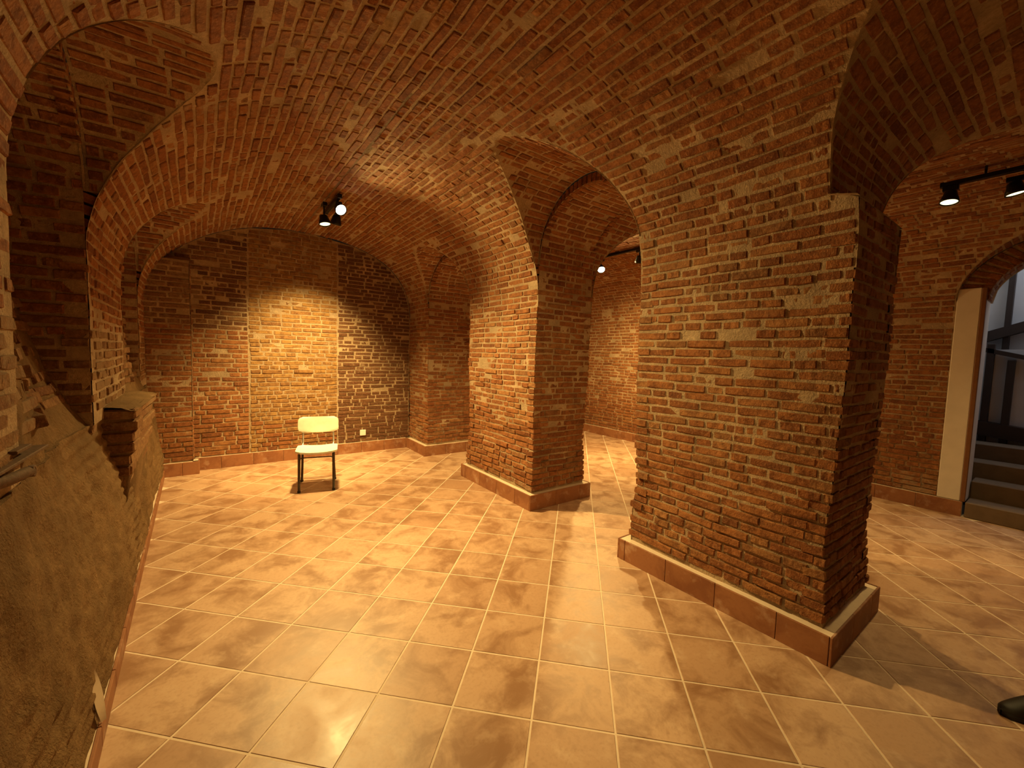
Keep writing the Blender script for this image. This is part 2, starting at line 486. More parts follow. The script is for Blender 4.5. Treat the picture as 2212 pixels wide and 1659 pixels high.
# ------------------------------------------------------------------ pillars
PILLARS = [('near', .65, 1.87), ('mid', 3.02, 4.28), ('far', 5.44, 6.22)]
def ero(z, P):
    e = .034*math.exp(-((z-.58)/.20)**2)*(.6+.8*noise.noise(Vector((P.x*1.2, P.y*1.2, 4))+Vector((0, 0, z*2))))
    return e + .012*math.exp(-((z-.95)/.3)**2)
def zs_at(y):
    return min(OPS, key=lambda o: abs(o['yc']-y))['zs']
def low_lime(P):      # lime bloom on the lowest courses
    return 'smeared' if P.z < .30+.22*noise.noise(P*2.5) else 'brick'
def build_pillar(key, ya, yb):
    cx, cy = (XR+XB)/2, (ya+yb)/2; hx, hy = (XB-XR)/2, (yb-ya)/2
    def er(P):
        e = ero(P.z, P)*(1 if P.z < 1.9 else 0)
        x = cx+(P.x-cx)*(1-e/hx); y = cy+(P.y-cy)*(1-e/hy)
        return warp(Vector((x, y, P.z)))
    own = 'pillar_'+key
    def fx(xc):
        return lambda u, v: er(Vector((xc, u, v)))
    def fy(yc):
        return lambda u, v: er(Vector((u, yc, v)))
    rh = .0555; base = .17
    cor = .085
    for xc, s_ in ((XR, -1), (XB, 1)):
        if key == 'far':
            I = lambda va, vb, i: [(ya-random.uniform(.002, .014) if i % 2 else ya+cor, yb)]
        else:
            I = lambda va, vb, i: [(ya-random.uniform(.002, .014), yb+random.uniform(.002, .014)) if i % 2 else (ya+cor, yb-cor)]
        # surf tangents: u = y, v = z -> T x B = +x
        lay(own, fx(xc), s_, (base, Z0), I, rh=rh, depth=1.7, jit=.0035, mat=low_lime)
        bed(own, fx(xc), [(v, lin(ya+.009, yb-.009, 26)) for v in lin(0, Z0, 40)], s_)
    for yc, s_ in ((ya, -1), (yb, 1)):
        if key == 'far' and yc == yb: continue
        zt = zs_at(yc)
        n = int(round((Z0-base)/rh)); h = (Z0-base)/n; top = base+h*round((zt-base)/h)
        # u = x, v = z -> T x B = -y
        lay(own, fy(yc), -s_, (base, top), lambda va, vb, i: [(XR+cor, XB-cor) if i % 2 else (XR-random.uniform(.002, .014), XB+random.uniform(.002, .014))], rh=h, depth=1.7, jit=.0035, mat=low_lime)
        bed(own, fy(yc), [(v, lin(XR+.009, XB-.009, 18)) for v in lin(0, zt, 44)], -s_)
for kx in PILLARS: build_pillar(*kx)

# ------------------------------------------------------------------ ceilings
CA, CB = 'ceiling', 'ceiling_right'
build_barrel(VA, CA)
XM = (XR+XB)/2
build_lunette(VA, CROSS, 1, CA, lambda y: XM); build_lunette(VB, CROSS, -1, CB, lambda y: XM)
for o in OPS[1:]:
    build_lunette(VA, o, 1, CA, lambda y: XR); build_ring(o, CA, lambda y: XR, -1)
    build_soffit(o, CA, lambda y: XR, lambda y: XB)
for o in OPSL:
    build_lunette(VA, o, -1, CA, xl); build_ring(o, CA, xl, 1)
    build_soffit(o, CA, lambda y: -1.15, xl)
build_barrel(VB, CB)
for o in OPS[1:]:
    build_lunette(VB, o, -1, CB, lambda y: XB); build_ring(o, CB, lambda y: XB, 1)
build_lunette(VB, STAIR, 1, CB, lambda y: XW)
build_ring(STAIR, CB, lambda y: XW, -1)
build_soffit(STAIR, CB, lambda y: XW, lambda y: XW+.30)
# setback on top of the near pillar, where the cross vault springs
rows = []
for t in lin(0, 1, 6):
    rows.append([tuple(warp(Vector((x, .645+.12*t, 2.275+.03*t)))) for x in lin(XR-.07, XB+.07, 12)])
BEDS[CA].grid(rows)

# ------------------------------------------------------------------ end walls
def end_wall(V, owner, y, xa, xb, panels, mats, base=.15):
    surf = lambda u, v: warp(Vector((u, y, v)), .008)
    cuts = [xa]+panels+[xb]
    def xlim(z):
        if z <= Z0: return xa, xb
        return V.xside(z, y, -1), V.xside(z, y, 1)
    for k in range(len(cuts)-1):
        def ints(va, vb, i, k=k):
            l, r_ = xlim(vb); return [(max(l, cuts[k])+random.uniform(-.006, .01), min(r_, cuts[k+1])-.002)]
        lay(owner, surf, 1, (base, Z0+RISE-.02), ints, rh=(.0575, .0555, .053)[k % 3], mat=mats[k], alt=k, gap=(.017, .016, .02)[k % 3])
    bed(owner, surf, [(v, lin(*xlim(v), 30)) for v in lin(0, Z0+RISE-.003, 50)], 1)
def left_panel_mat(P):
    return 'brick'
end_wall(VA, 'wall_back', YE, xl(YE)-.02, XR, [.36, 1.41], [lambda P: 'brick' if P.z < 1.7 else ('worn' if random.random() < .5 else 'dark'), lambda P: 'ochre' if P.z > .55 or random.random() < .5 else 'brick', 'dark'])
end_wall(VB, 'wall_back_right', YE-.05, XB, XW, [], ['brick'])

# brick pilaster in the left corner of the end wall
PIL = 'corner_pilaster'
def pilx(u, v): return warp(Vector((-.20, u, v)), .006)
def pily(u, v): return warp(Vector((u, 5.955, v)), .006)
lay(PIL, pily, 1, (.15, 2.42), lambda va, vb, i: [(xl(6)-.01, -.20)], rh=.0575, mat=lambda P: 'brick' if P.z < 1.75 else 'worn', depth=1.2)
lay(PIL, pilx, 1, (.15, 2.42), lambda va, vb, i: [(6.02, 6.12)], rh=.0575, mat='brick')
bed(PIL, pily, [(v, lin(xl(6)-.02, -.209, 10)) for v in lin(0, 2.44, 40)], 1)
bed(PIL, pilx, [(v, lin(5.955, 6.13, 4)) for v in lin(0, 2.44, 40)], 1)
BEDS[PIL].add([(-.20, 5.95, 2.44), (-.20, 6.13, 2.50), (-.64, 6.13, 2.50), (-.64, 5.95, 2.44)], [(0, 1, 2, 3)])

# ------------------------------------------------------------------ right wall of the second aisle
WR = 'wall_right'
wr = lambda u, v: warp(Vector((XW, u, v)), .012)
def wr_ints(va, vb, i): return [(.755, YE-.05), (YF, -.92)]
lay(WR, wr, -1, (.15, Z0), wr_ints, rh=.054, L=.23, mat=low_lime)
lay(WR, wr, -1, (Z0, STAIR['zs']), lambda va, vb, i: [(.755, .77)], rh=.054)
for a, b in ((.58, YE-.05), (YF, -.60)):
    bed(WR, wr, [(v, lin(a, b, 40)) for v in lin(0, Z0+.35 if a > 0 else Z0, 36)], -1)

# ------------------------------------------------------------------ left wall
WL = 'wall_left'
SILL = 1.05
PY = [(YF, -.53), (.65, 1.87), (3.02, 4.28), (5.44, 6.12)]
wl_up = lambda u, v: warp(Vector((xl(u), u, v)))
for a, b in PY:
    lay(WL, wl_up, 1, (SILL+.06, Z0), lambda va, vb, i: [(a, b) if i % 2 else (a+(.085 if a > 0 else 0), b-(.085 if b < 6 else 0))], rh=.057, mat=lambda P: 'worn' if P.z < 1.55 else 'brick', depth=1.7)
    bed(WL, wl_up, [(v, lin(a+.009, b-.009, 24)) for v in lin(SILL, Z0, 18)], 1)
for o in OPSL:
    for yj, s_ in ((o['yc']-o['wj'], 1), (o['yc']+o['wj'], -1)):
        jb = lambda u, v: warp(Vector((u, yj, v)))
        lay(WL, jb, -s_, (SILL-.05, o['zs']), lambda va, vb, i: [(-1.15, xl(yj)-(.085 if i % 2 else 0))], rh=.057, mat=lambda P: 'worn' if P.z < 1.5 else 'brick', depth=1.7, L=.26)
        bed(WL, jb, [(v, lin(-1.15, xl(yj)-.009, 12)) for v in lin(SILL-.02, o['zs'], 20)], -s_)
# battered, plastered lower wall
def xs(y): return -.297-.0285*y
def low(u, v):
    x = xs(u)-.012-.10*(max(v, 0)/SILL)**1.4
    hol = math.exp(-((u-2.7)/.75)**2)*math.exp(-((v-1.0)/.28)**2)
    x -= .06*hol
    P = Vector((x, u, v)); f = min(1, v/.15)
    P.x += f*(.026*noise.noise(P*2.2)+.016*noise.noise(P*6)+.010*noise.noise(P*15)+.005*noise.noise(P*34))
    # old courses showing through the plaster
    P.x += f*.0055*math.sin(v*2*math.pi/.060+3.0*noise.noise(P*2.5))*max(0, min(1, noise.noise(P*1.4+Vector((5, 0, 0)))*1.6+.45))
    return P
PLB = MB()
ys_ = lin(YF, YE, 340)
PLB.grid([[tuple(low(y, v)) for y in ys_] for v in lin(0, SILL, 120)])
# battered infill of the blind arches
def infill(y, v):
    a = low(y, SILL); t = v-SILL
    o_ = min(OPSL, key=lambda q: abs(q['yc']-y)); g = min(1, max(0, (y-o_['yc']+o_['wj'])/(2*o_['wj']))); g = g*g*(3-2*g)
    P = Vector((a.x-.01-(.07+.22*g)*t-.05*g*min(1, t*4), y, v)); f = min(1, t*5)
    P.x += f*(.02*noise.noise(P*2.6)+.010*noise.noise(P*7)); return P
for o in OPSL:
    PLB.grid([[tuple(infill(y, v)) for y in lin(o['yc']-o['wj']-.02, o['yc']+o['wj']+.02, 44)] for v in lin(SILL, 2.86, 60)])
    lay(WL, infill, 1, (SILL+.12, 2.7), lambda va, vb, i: [(o['yc']-o['wj']*math.sqrt(max(0, 1-max(0, (vb-o['zs'])/o['rs'])**2)), o['yc']+o['wj']*math.sqrt(max(0, 1-max(0, (vb-o['zs'])/o['rs'])**2)))] if vb < o['zs']+o['rs'] else [], rh=.060, mat='worn', skip=.2, out=.006, L=.25)
PLB.grid([[(low(y, SILL).x-.35*t, y, SILL) for y in lin(YF, YE, 200)] for t in lin(0, 1, 3)])

# ------------------------------------------------------------------ commit brickwork
PBOX = [((XR+.02, a+.03, 0), (XB-.02, b-.03, 2.2)) for _, a, b in PILLARS]
def hidden(P):
    d = P-CP; L = d.length
    for lo, hi in PBOX:
        t0, t1 = 0.0, 1-.06/L
        for i in range(3):
            if abs(d[i]) < 1e-9:
                if CP[i] < lo[i] or CP[i] > hi[i]: t0 = 2; break
                continue
            a, b = (lo[i]-CP[i])/d[i], (hi[i]-CP[i])/d[i]
            if a > b: a, b = b, a
            t0, t1 = max(t0, a), min(t1, b)
        if t0 < t1: return True
    # seen through the wall plane above the openings?
    if P.x > XB+.05:
        t = (XR+.3)/d.x; q = CP+d*t
        if -1.6 < q.y < .62: return False
        for o in OPS[1:]:
            if abs(q.y-o['yc']) < o['wj'] and q.z < o['zs']+o['rs']*math.sqrt(1-((q.y-o['yc'])/o['wj'])**2): return False
        return True
    return False
def score(P, N, area):
    p = px(P)
    if p is None or not (-15 < p[0] < 2227 and -15 < p[1] < 1674): return 0
    d = P-CP; c = -d.normalized().dot(N)
    if c <= .02 or hidden(P): return 0
    return area*c/(p[2]**2)*FPX**2
def join_stuff(items, name, parent, ploc):
    V, F, MI, RN = [], [], [], []; off = 0
    for mt, kind, q, mat, *_ in items:
        arr, f, _m = POOL[kind][1][q]
        A = np.array(mt); V.append(arr@A[:3, :3].T+A[:3, 3]-np.array(ploc))
        F += [tuple(i+off for i in t) for t in f]; off += len(arr)
        MI += [BM.index(mat)]*len(f); RN += [random.random()]*len(f)
    me = bpy.data.meshes.new(name); me.from_pydata(np.concatenate(V).tolist(), [], F)
    for b in BM: me.materials.append(M[b])
    me.polygons.foreach_set('material_index', MI)
    at = me.attributes.new('rnd', 'FLOAT', 'FACE'); at.data.foreach_set('value', RN); me.update()
    o = bpy.data.objects.new(name, me); link(o, parent); o['kind'] = 'stuff'; return o
def commit(owner, root, limit=300):
    ploc = Vector(root.location)
    L = BRICKS.get(owner, []); sco = [(score(b[5], b[6], b[4]), i) for i, b in enumerate(L)]
    sco.sort(reverse=True)
    single = {i for s_, i in sco[:limit] if s_ > 40}
    for i in sorted(single):
        mt, kind, q, mat, *_ = L[i]
        o = bpy.data.objects.new('brick', POOL[kind][1][q][2][mat]); link(o, root)
        mm = mt.copy(); mm.translation = mm.translation-ploc; o.matrix_local = mm
    rest = [b for i, b in enumerate(L) if i not in single]
    if rest: join_stuff(rest, 'brickwork', root, ploc)
    print('OWNER', owner, len(L), len(single))
def structure(owner, mat='mortar'):
    o = BEDS[owner].build(owner, M[mat], smooth=True); o['kind'] = 'structure'; commit(owner, o); return o

for k, lab, c in (('near', 'massive worn brick pillar nearest the camera, on a terracotta skirting', (XR+XB)/2),
                  ('mid', 'brick pillar in the middle of the arcade, beside the lit chair', 0), ('far', 'brick half pillar joined to the end wall, farthest in the arcade', 0)):
    a, b = [(p[1], p[2]) for p in PILLARS if p[0] == k][0]
    e = empty('brick_pillar', ((XR+XB)/2, (a+b)/2, 0)); tag(e, lab, 'pillar', 'brick pillars of the arcade')
    o = BEDS['pillar_'+k].build('mortar_core', M['mortar'], e, True); o.location = -e.location
    commit('pillar_'+k, e); PILLARS[[p[0] for p in PILLARS].index(k)] += (e,)
ceil = structure(CA); ceilB = structure(CB)
wback = structure('wall_back'); wbackr = structure('wall_back_right'); wright = structure(WR); pilas = None
e = empty('wall_back_pilaster', (-.42, 6.03, 0)); e['kind'] = 'structure'
o = BEDS[PIL].build('mortar_core', M['mortar'], e, True); o.location = -e.location; commit(PIL, e); pilas = e
wleft = structure(WL)
o = PLB.build('plaster_render', M['plaster'], wleft, True); o['label'] = 'rough crumbling lime plaster over the lower wall'
mb = MB().box((-1.3, YF-.2, 0), (6.4, YF, 3.2)).box((XR, YF+.002, 0), (XB, -1.61, 2.6)); o = mb.build('wall_front', M['mortar']); o['kind'] = 'structure'

# broken brick stump on the left wall, with a mortar cap
def stump(y0, y1, x0, x1, z0, n, rh):
    for i in range(n):
        z = z0+rh*(i+.5); t = i/(n-1)
        xx = x1-.05*(1-t)**2+random.uniform(-.008, .008)
        put('stump', Vector(((x0+xx)/2, y0+random.uniform(-.01, .01), z)), Vector((1, 0, 0)), Vector((0, -1, 0)), xx-x0-.01, rh*.80, 'worn', 2.2, .02)
        put('stump', Vector((xx, (y0+y1)/2, z)), Vector((0, 1, 0)), Vector((1, 0, 0)), y1-y0-.02, rh*.80, 'worn', 1.4, .02)
stump(3.30, 3.57, -.66, -.385, .62, 7, .068)
stump(3.59, 4.40, -.62, -.40, .62, 7, .068)
for b in BRICKS['stump']:
    mt, kind, q, mat, *_ = b
    o = bpy.data.objects.new('brick', POOL[kind][1][q][2][mat]); link(o, wleft); o.matrix_local = mt
mb = MB(); rows = []
for t in lin(0, 1, 8):
    rows.append([(-.64+.262*s_+.006*noise.noise(Vector((s_*4, t*4, 0))), 3.28+1.13*t, 1.085+.028*math.sin(math.pi*min(1, .15+s_*.85))+.012*noise.noise(Vector((s_*5, t*5, 3)))) for s_ in lin(0, 1, 8)])
mb.grid(rows); mb.add([(-.68, 3.312, .4), (-.45, 3.312, .4), (-.40, 3.312, 1.095), (-.68, 3.312, 1.095), (-.47, 4.41, .4), (-.415, 4.41, 1.095), (-.66, 4.41, .4), (-.66, 4.41, 1.095)], [(0, 1, 2, 3), (1, 4, 5, 2), (4, 6, 7, 5)])
mb.build('mortar_cap', M['plaster'], wleft, True)
# pale flake of plaster peeling off low on the wall
P0 = low(2.1, .20)
mb = MB(); rows = []
for t in lin(0, 1, 8):
    wd = .030*math.sin(math.pi*min(1, t*.92+.06))
    rows.append([(P0.x+.020-.03*(t-.2), 2.02-wd+.03*t, .09+.19*t), (P0.x+.032-.03*(t-.2), 2.02+wd+.03*t, .09+.19*t)])
mb.grid(rows); mb.grid([[(p[0]-.007, p[1], p[2]) for p in r] for r in rows])
mb.build('plaster_flake', M['flake'], wleft, True)

# ------------------------------------------------------------------ floor of square tiles laid diagonally
TS = .335
CT = Vector((4.3715, -3.7048)); 
def tile_pt(i, j):            # tile lattice (its own axes are turned 45 degrees) -> world
    d = Vector((i-CT.x, j-CT.y))*TS
    c, s_ = math.cos(R(45.0)), math.sin(R(45.0))
    return Vector((d.x*c+d.y*s_, -d.x*s_+d.y*c, 0))
mb = MB(); mb.grid([[(x, y, -.0014) for x in lin(-.75, 6.2, 20)] for y in lin(YF-.05, 6.3, 24)])
floor = mb.build('floor', M['grout']); floor['kind'] = 'structure'
h = TS/2-.0042
tmesh = []
for q in range(4):
    rng = random.Random(q); g = .0025
    mb = MB().box((-h, -h, -.012), (h, h, 0), bev=.0015)
    tmesh.append(mb.mesh('floor_tile', M['tile']))
def inside_any(P, mrg):
    for _, a, b, *_r in PILLARS:
        if XR+mrg < P.x < XB-mrg and a+mrg < P.y < b-mrg: return True
    return False
tl = []
for i in range(-40, 41):
    for j in range(-40, 41):
        c = tile_pt(i+.5, j+.5)
        if not (xs(c.y)-.12 < c.x < XW+.12 and -1.9 < c.y < YE+.12): continue
        if inside_any(c, .22): continue
        p = px(c); s_ = 0
        if p and -120 < p[0] < 2330 and p[1] < 1800 and not hidden(c+Vector((0, 0, .002))): s_ = 1/p[2]**3
        tl.append((s_, i, j, c))
tl.sort(key=lambda t: -t[0]); vis = [t for t in tl if t[0] > 0][:300]; rest = [t for t in tl if t not in vis]
for k, (s_, i, j, c) in enumerate(vis):
    o = bpy.data.objects.new('floor_tile', tmesh[k % 4]); link(o, floor)
    o.location = (c.x, c.y, random.uniform(.0, .0007)); o.rotation_euler = (random.gauss(0, .0005), random.gauss(0, .0005), R(45)+R(90)*random.randrange(4))
V, F, RN = [], [], []
tv = np.empty(len(tmesh[0].vertices)*3); tmesh[0].vertices.foreach_get('co', tv); tv = tv.reshape(-1, 3); tf = [tuple(p.vertices) for p in tmesh[0].polygons]
for (s_, i, j, c) in rest:
    a = R(45)+R(90)*random.randrange(4); ca, sa = math.cos(a), math.sin(a); off = len(V)
    V += [(x*ca-y*sa+c.x, x*sa+y*ca+c.y, z) for x, y, z in tv]; F += [tuple(q+off for q in f) for f in tf]; RN += [random.random()]*len(tf)
me = bpy.data.meshes.new('floor_tiles'); me.from_pydata(V, [], F); me.materials.append(M['tile'])
at = me.attributes.new('rnd', 'FLOAT', 'FACE'); at.data.foreach_set('value', RN); me.update()
o = bpy.data.objects.new('floor_tiles', me); link(o, floor); o['kind'] = 'stuff'
print('TILES', len(vis), len(rest))

# ------------------------------------------------------------------ skirting of terracotta tiles
SK = {}
def skirt_run(parent, A, B, N, hgt=.15, th=.012, fill=.05, start=0.0, zb=0.0, trim=0.0):
    """tiles along A->B (world xy); N points into the room; fill = mortar ledge behind the tile"""
    A, B, N = Vector((*A, 0)), Vector((*B, 0)), Vector((*N, 0)).normalized(); T = (B-A); Ln = T.length; T.normalize()
    pl = Vector(parent.location)
    u = -start
    while u < Ln-.01:
        a, b = max(u, 0), min(u+TS, Ln)
        key = (round(b-a, 3), hgt, th)
        if key not in SK:
            SK[key] = MB().box((-(b-a)/2+.0015, -th, 0), ((b-a)/2-.0015, 0, hgt), bev=.002).mesh('skirting_tile', M['skirt'])
        o = bpy.data.objects.new('skirting_tile', SK[key]); link(o, parent)
        c = A+T*((a+b)/2); o.location = Vector((c.x, c.y, zb))-pl
        X = T; Y = N
        ang = math.atan2(T.y, T.x); 
        if T.cross(N).z < 0: ang += math.pi
        o.rotation_euler = (0, 0, ang)
        u += TS
    mb = MB(); M4 = Matrix.Identity(4)
    Z = Vector((0, 0, 1))
    for i in range(3): M4[i][0] = T[i]; M4[i][1] = -N[i]; M4[i][2] = Z[i]; M4[i][3] = (A-N*th)[i]
    M4.translation = M4.translation+Vector((0, 0, zb))-pl
    mb.box((trim, 0, .001), (Ln-trim, fill, hgt-.004), M4)
    fix_normals(mb.build('mortar_ledge', M['grout'], parent))
for k, a, b, e in PILLARS:
    f = .05
    y0, y1 = a-f, b+f
    if k == 'far': y1 = YE-.03
    skirt_run(e, (XR-f, y0+.0125), (XR-f, y1-.0125), (-1, 0), fill=.06, start=.10)
    skirt_run(e, (XR-f, y0), (XB+f, y0), (0, -1), fill=.06, trim=.0735)
    skirt_run(e, (XB+f, y0+.0125), (XB+f, y1-.0125), (1, 0), fill=.06)
    if k != 'far': skirt_run(e, (XR-f, y1), (XB+f, y1), (0, 1), fill=.06, trim=.0735)
def baseboard(name):
    o = bpy.data.objects.new(name, None); link(o); o.empty_display_size = .1; o['kind'] = 'structure'; return o
bb = baseboard('baseboard_back'); skirt_run(bb, (-.20, YE-.045), (XR-.05, YE-.045), (0, -1), fill=.05, start=.08)
skirt_run(pilas, (xs(5.9)-.1, 5.91), (-.155, 5.91), (0, -1), fill=.05, start=.08, trim=.013); skirt_run(pilas, (-.155, 5.923), (-.155, YE-.06), (1, 0), fill=.05)
bb = baseboard('baseboard_right'); skirt_run(bb, (XW-.045, .575), (XW-.045, YE-.1), (-1, 0), fill=.06)
bb = baseboard('baseboard_back_right'); skirt_run(bb, (XB+.05, YE-.095), (XW-.05, YE-.095), (0, -1), fill=.05)
bb = baseboard('baseboard_left'); skirt_run(bb, (xs(-1.2), -1.2), (xs(5.9), 5.9), (1, .0285), hgt=.085, fill=.035, start=.15)

# ------------------------------------------------------------------ stair opening in the right wall
def box_obj(name, lo, hi, mat, parent=None, bev=.004, loc=(0, 0, 0)):
    return fix_normals(MB().box([a-b for a, b in zip(lo, loc)], [a-b for a, b in zip(hi, loc)], bev=bev).build(name, M[mat], parent))
pier = empty('plaster_jamb', (6.2, .66, 0)); tag(pier, 'white plastered jamb with a brown corner strip beside the stairs', 'door jamb')
box_obj('plaster_face', (6.085, .595, .15), (6.42, .76, 2.285), 'white', pier, .006, pier.location)
box_obj('corner_strip', (6.075, .560, .15), (6.11, .594, 2.28), 'wood', pier, .004, pier.location)
box_obj('plaster_reveal', (6.112, .560, .15), (6.42, .594, 2.28), 'white', pier, .003, pier.location)
st = empty('staircase', (6.6, 0, 0)); tag(st, 'stone stairs behind the arched opening in the right wall', 'staircase')
for i in range(4):
    box_obj('step', (6.06+.275*i, -.72, 0), (6.06+.275*(i+1)-.001, .555 if i < 2 else .9, .165*(i+1) if i else .155), 'stone', st, .008, st.location)
sw = empty('stair_screen', (7.4, .2, 0)); tag(sw, 'dark timber framed screen with white panels beside the stairs', 'screen')
# screen stands square to the right wall behind the jamb
box_obj('panel', (7.62, -.95, .9), (7.66, 1.2, 3.6), 'panel', sw, 0, sw.location)
box_obj('post', (7.50, .485, 0), (7.61, .535, 3.5), 'timber', sw, .004, sw.location)
box_obj('post', (7.20, .56, 0), (7.30, .62, 1.78), 'timber', sw, .004, sw.location)
box_obj('post', (7.20, .40, 0), (7.30, .46, 1.60), 'timber', sw, .004, sw.location)
for (ya, za, yb, zb, x0, x1, th_, nm) in ((.75, 1.78, -.9, 2.45, 7.46, 7.61, .12, 'rail'), (.75, 1.72, -.9, 1.25, 7.2, 7.3, .05, 'rail'), (.8, .75, -.9, .55, 7.18, 7.32, .16, 'rail')):
    v = [(x, y, z+dz) for x in (x0, x1) for (y, z) in ((ya, za), (yb, zb)) for dz in (0, th_)]
    mb = MB().add([tuple(Vector(p)-Vector(sw.location)) for p in v], [(0, 1, 3, 2), (4, 6, 7, 5), (0, 4, 5, 1), (2, 3, 7, 6), (1, 5, 7, 3), (0, 2, 6, 4)])
    fix_normals(mb.build(nm, M['timber'], sw))
box_obj('lower_panel', (7.31, -.9, .6), (7.33, .8, 1.72), 'panel', sw, 0, sw.location)
for nm, lo, hi in (('wall_stair_back', (7.9, -1.2, 0), (8.0, 1.3, 3.8)), ('wall_stair_left', (6.42, .95, 0), (7.9, 1.05, 3.8)), ('wall_stair_right', (6.42, -1.15, 0), (7.9, -1.05, 3.8))):
    o = box_obj(nm, lo, hi, 'white', None, 0); o['kind'] = 'structure'
mb = MB(); rows = []
for xq in (6.405, 6.455):
    rows = [[(xq, y, STAIR['zs']+(STAIR['rs']+.004)*math.sqrt(max(0, 1-((y-STAIR['yc'])/STAIR['wj'])**2)) if abs(y-STAIR['yc']) < STAIR['wj'] else (STAIR['zs'] if y > -.7 else 0)) for y in lin(-1.05, .95, 80)]]
    rows.append([(xq, y, 3.8) for y in lin(-1.05, .95, 80)]); mb.grid(rows)
o = mb.build('wall_stair_front', M['white']); o['kind'] = 'structure'
o = box_obj('ceiling_stair', (6.4, -1.2, 3.8), (8.0, 1.3, 3.9), 'white', None, 0); o['kind'] = 'structure'

# ------------------------------------------------------------------ school chair
ch = empty('school_chair', (.893, 4.765, 0), R(-13.5)); tag(ch, 'old school chair with worn cream seat and dark metal legs', 'chair')
def slab(w_, d, th, curve, crown, name, mat, parent, loc, rx=0, round_=.05, nx=14, ny=10):
    """rounded curved plywood board, w along x, d along y"""
    top, bot = [], []
    for j in range(ny+1):
        t = j/ny*2-1; r_t, r_b = [], []
        e = max(0, (abs(t)*d/2-(d/2-round_))/round_); inset = round_*(1-math.sqrt(max(0, 1-e*e)))
        for i in range(nx+1):
            s_ = i/nx*2-1; x = s_*(w_/2-inset); y = t*d/2
            z = curve*(s_*s_)+crown*t*t*(1 if t < 0 else .3)
            r_t.append((x, y, z+th/2)); r_b.append((x, y, z-th/2))
        top.append(r_t); bot.append(r_b)
    mb = MB(); mb.grid(top); o1 = len(mb.v); mb.grid(bot)
    n = nx+1
    ring = [i for i in range(n)]+[j*n+nx for j in range(1, ny+1)]+[ny*n+i for i in reversed(range(nx))]+[j*n for j in reversed(range(1, ny))]
    for a in range(len(ring)):
        b = (a+1) % len(ring); mb.f.append((ring[a], ring[b], ring[b]+o1, ring[a]+o1))
    o = mb.build(name, M[mat], parent); o.location = loc; o.rotation_euler = (rx, 0, 0); fix_normals(o); return o
slab(.40, .385, .018, .010, -.016, 'seat', 'laminate', ch, (0, -.015, .418), R(-2))
slab(.415, .175, .012, -.020, .002, 'backrest', 'laminate', ch, (0, .215, .645), R(82))
for s_ in (-1, 1):
    x = s_*.165
    fl = MB().tube([(x, -.185, .0), (x*.985, -.175, .40)], [.012, .0145], 8).build('leg', M['chairm'], ch, True)
    rl_ = MB().tube([(x*1.03, .215, .0), (x*.97, .165, .22), (x*.95, .16, .405)], .0125, 8).build('leg', M['chairm'], ch, True)
    MB().tube([(s_*.155, .10, .403), (s_*.155, .17, .415), (s_*.155, .20, .45), (s_*.155, .226, .56), (s_*.155, .246, .69)], .0095, 8).build('back_support', M['steel'], ch, True)
    MB().tube([(x, -.17, .395), (x*.96, .16, .395)], .010, 8).build('seat_rail', M['chairm'], ch, True)
    MB().tube([(x, -.187, .001), (x, -.185, .022)], .0155, 8).build('foot_cap', M['rubber'], fl, True)
    MB().tube([(x*1.03, .216, .001), (x*1.025, .211, .022)], .0155, 8).build('foot_cap', M['rubber'], rl_, True)
MB().tube([(-.165, -.16, .325), (-.150, -.158, .352), (-.135, -.157, .358), (.135, -.157, .358), (.150, -.158, .352), (.165, -.16, .325)], .006, 8).build('cross_bar', M['chairm'], ch, True)

# ------------------------------------------------------------------ power socket on the end wall
so = empty('power_socket', (1.76, YE-.012, .285)); tag(so, 'small white power socket low on the end wall', 'socket')
pl_ = fix_normals(MB().box((-.042, -.010, -.042), (.042, .006, .042), bev=.004).build('plate', M['socket'], so))
def disc(r, y, n=20): return [(r*math.cos(2*math.pi*i/n), y, r*math.sin(2*math.pi*i/n)) for i in range(n)]
mb = MB(); mb.grid([disc(.024, -.0105), disc(.022, -.0108), disc(.020, -.004)], True); mb.f.append(tuple(range(40, 60))); wl_ = mb.build('well', M['socket'], pl_)
for s_ in (-1, 1):
    mb = MB(); mb.grid([[(p[0]+s_*.0095, p[1], p[2]) for p in disc(.0032, -.0042, 10)], [(p[0]+s_*.0095, p[1], p[2]) for p in disc(.0032, -.006, 10)]], True); mb.f.append(tuple(range(10, 20))); mb.build('contact', M['black'], pl_)

# ------------------------------------------------------------------ iron pipe bracket on the left wall
ib = empty('iron_pipe_bracket', (low(1.75, 1.08).x+.0, 1.75, 1.10)); tag(ib, 'rusty iron pipe and bar bedded in the left wall', 'pipe')
MB().tube([(-.03, -.16, .0), (.012, -.05, .0), (.022, .06, -.004)], [.016, .016, .016], 10, False).build('pipe', M['rust'], ib, True)
mb = MB(); mb.grid([[(.022+.0, .06+.018*math.cos(t), -.004+.018*math.sin(t)) for t in lin(0, 2*math.pi, 12)], [(.034, .062+.018*math.cos(t), -.004+.018*math.sin(t)) for t in lin(0, 2*math.pi, 12)], [(.034, .062+.010*math.cos(t), -.004+.010*math.sin(t)) for t in lin(0, 2*math.pi, 12)], [(.012, .062+.010*math.cos(t), -.004+.010*math.sin(t)) for t in lin(0, 2*math.pi, 12)]])
mb.build('collar', M['rust'], ib, True)
MB().box((-.02, -.2, .030), (.020, .26, .040), bev=.002).build('flat_bar', M['rust'], ib)
MB().box((-.02, .02, .055), (.012, .14, .066), bev=.002).build('clip', M['rust'], ib)

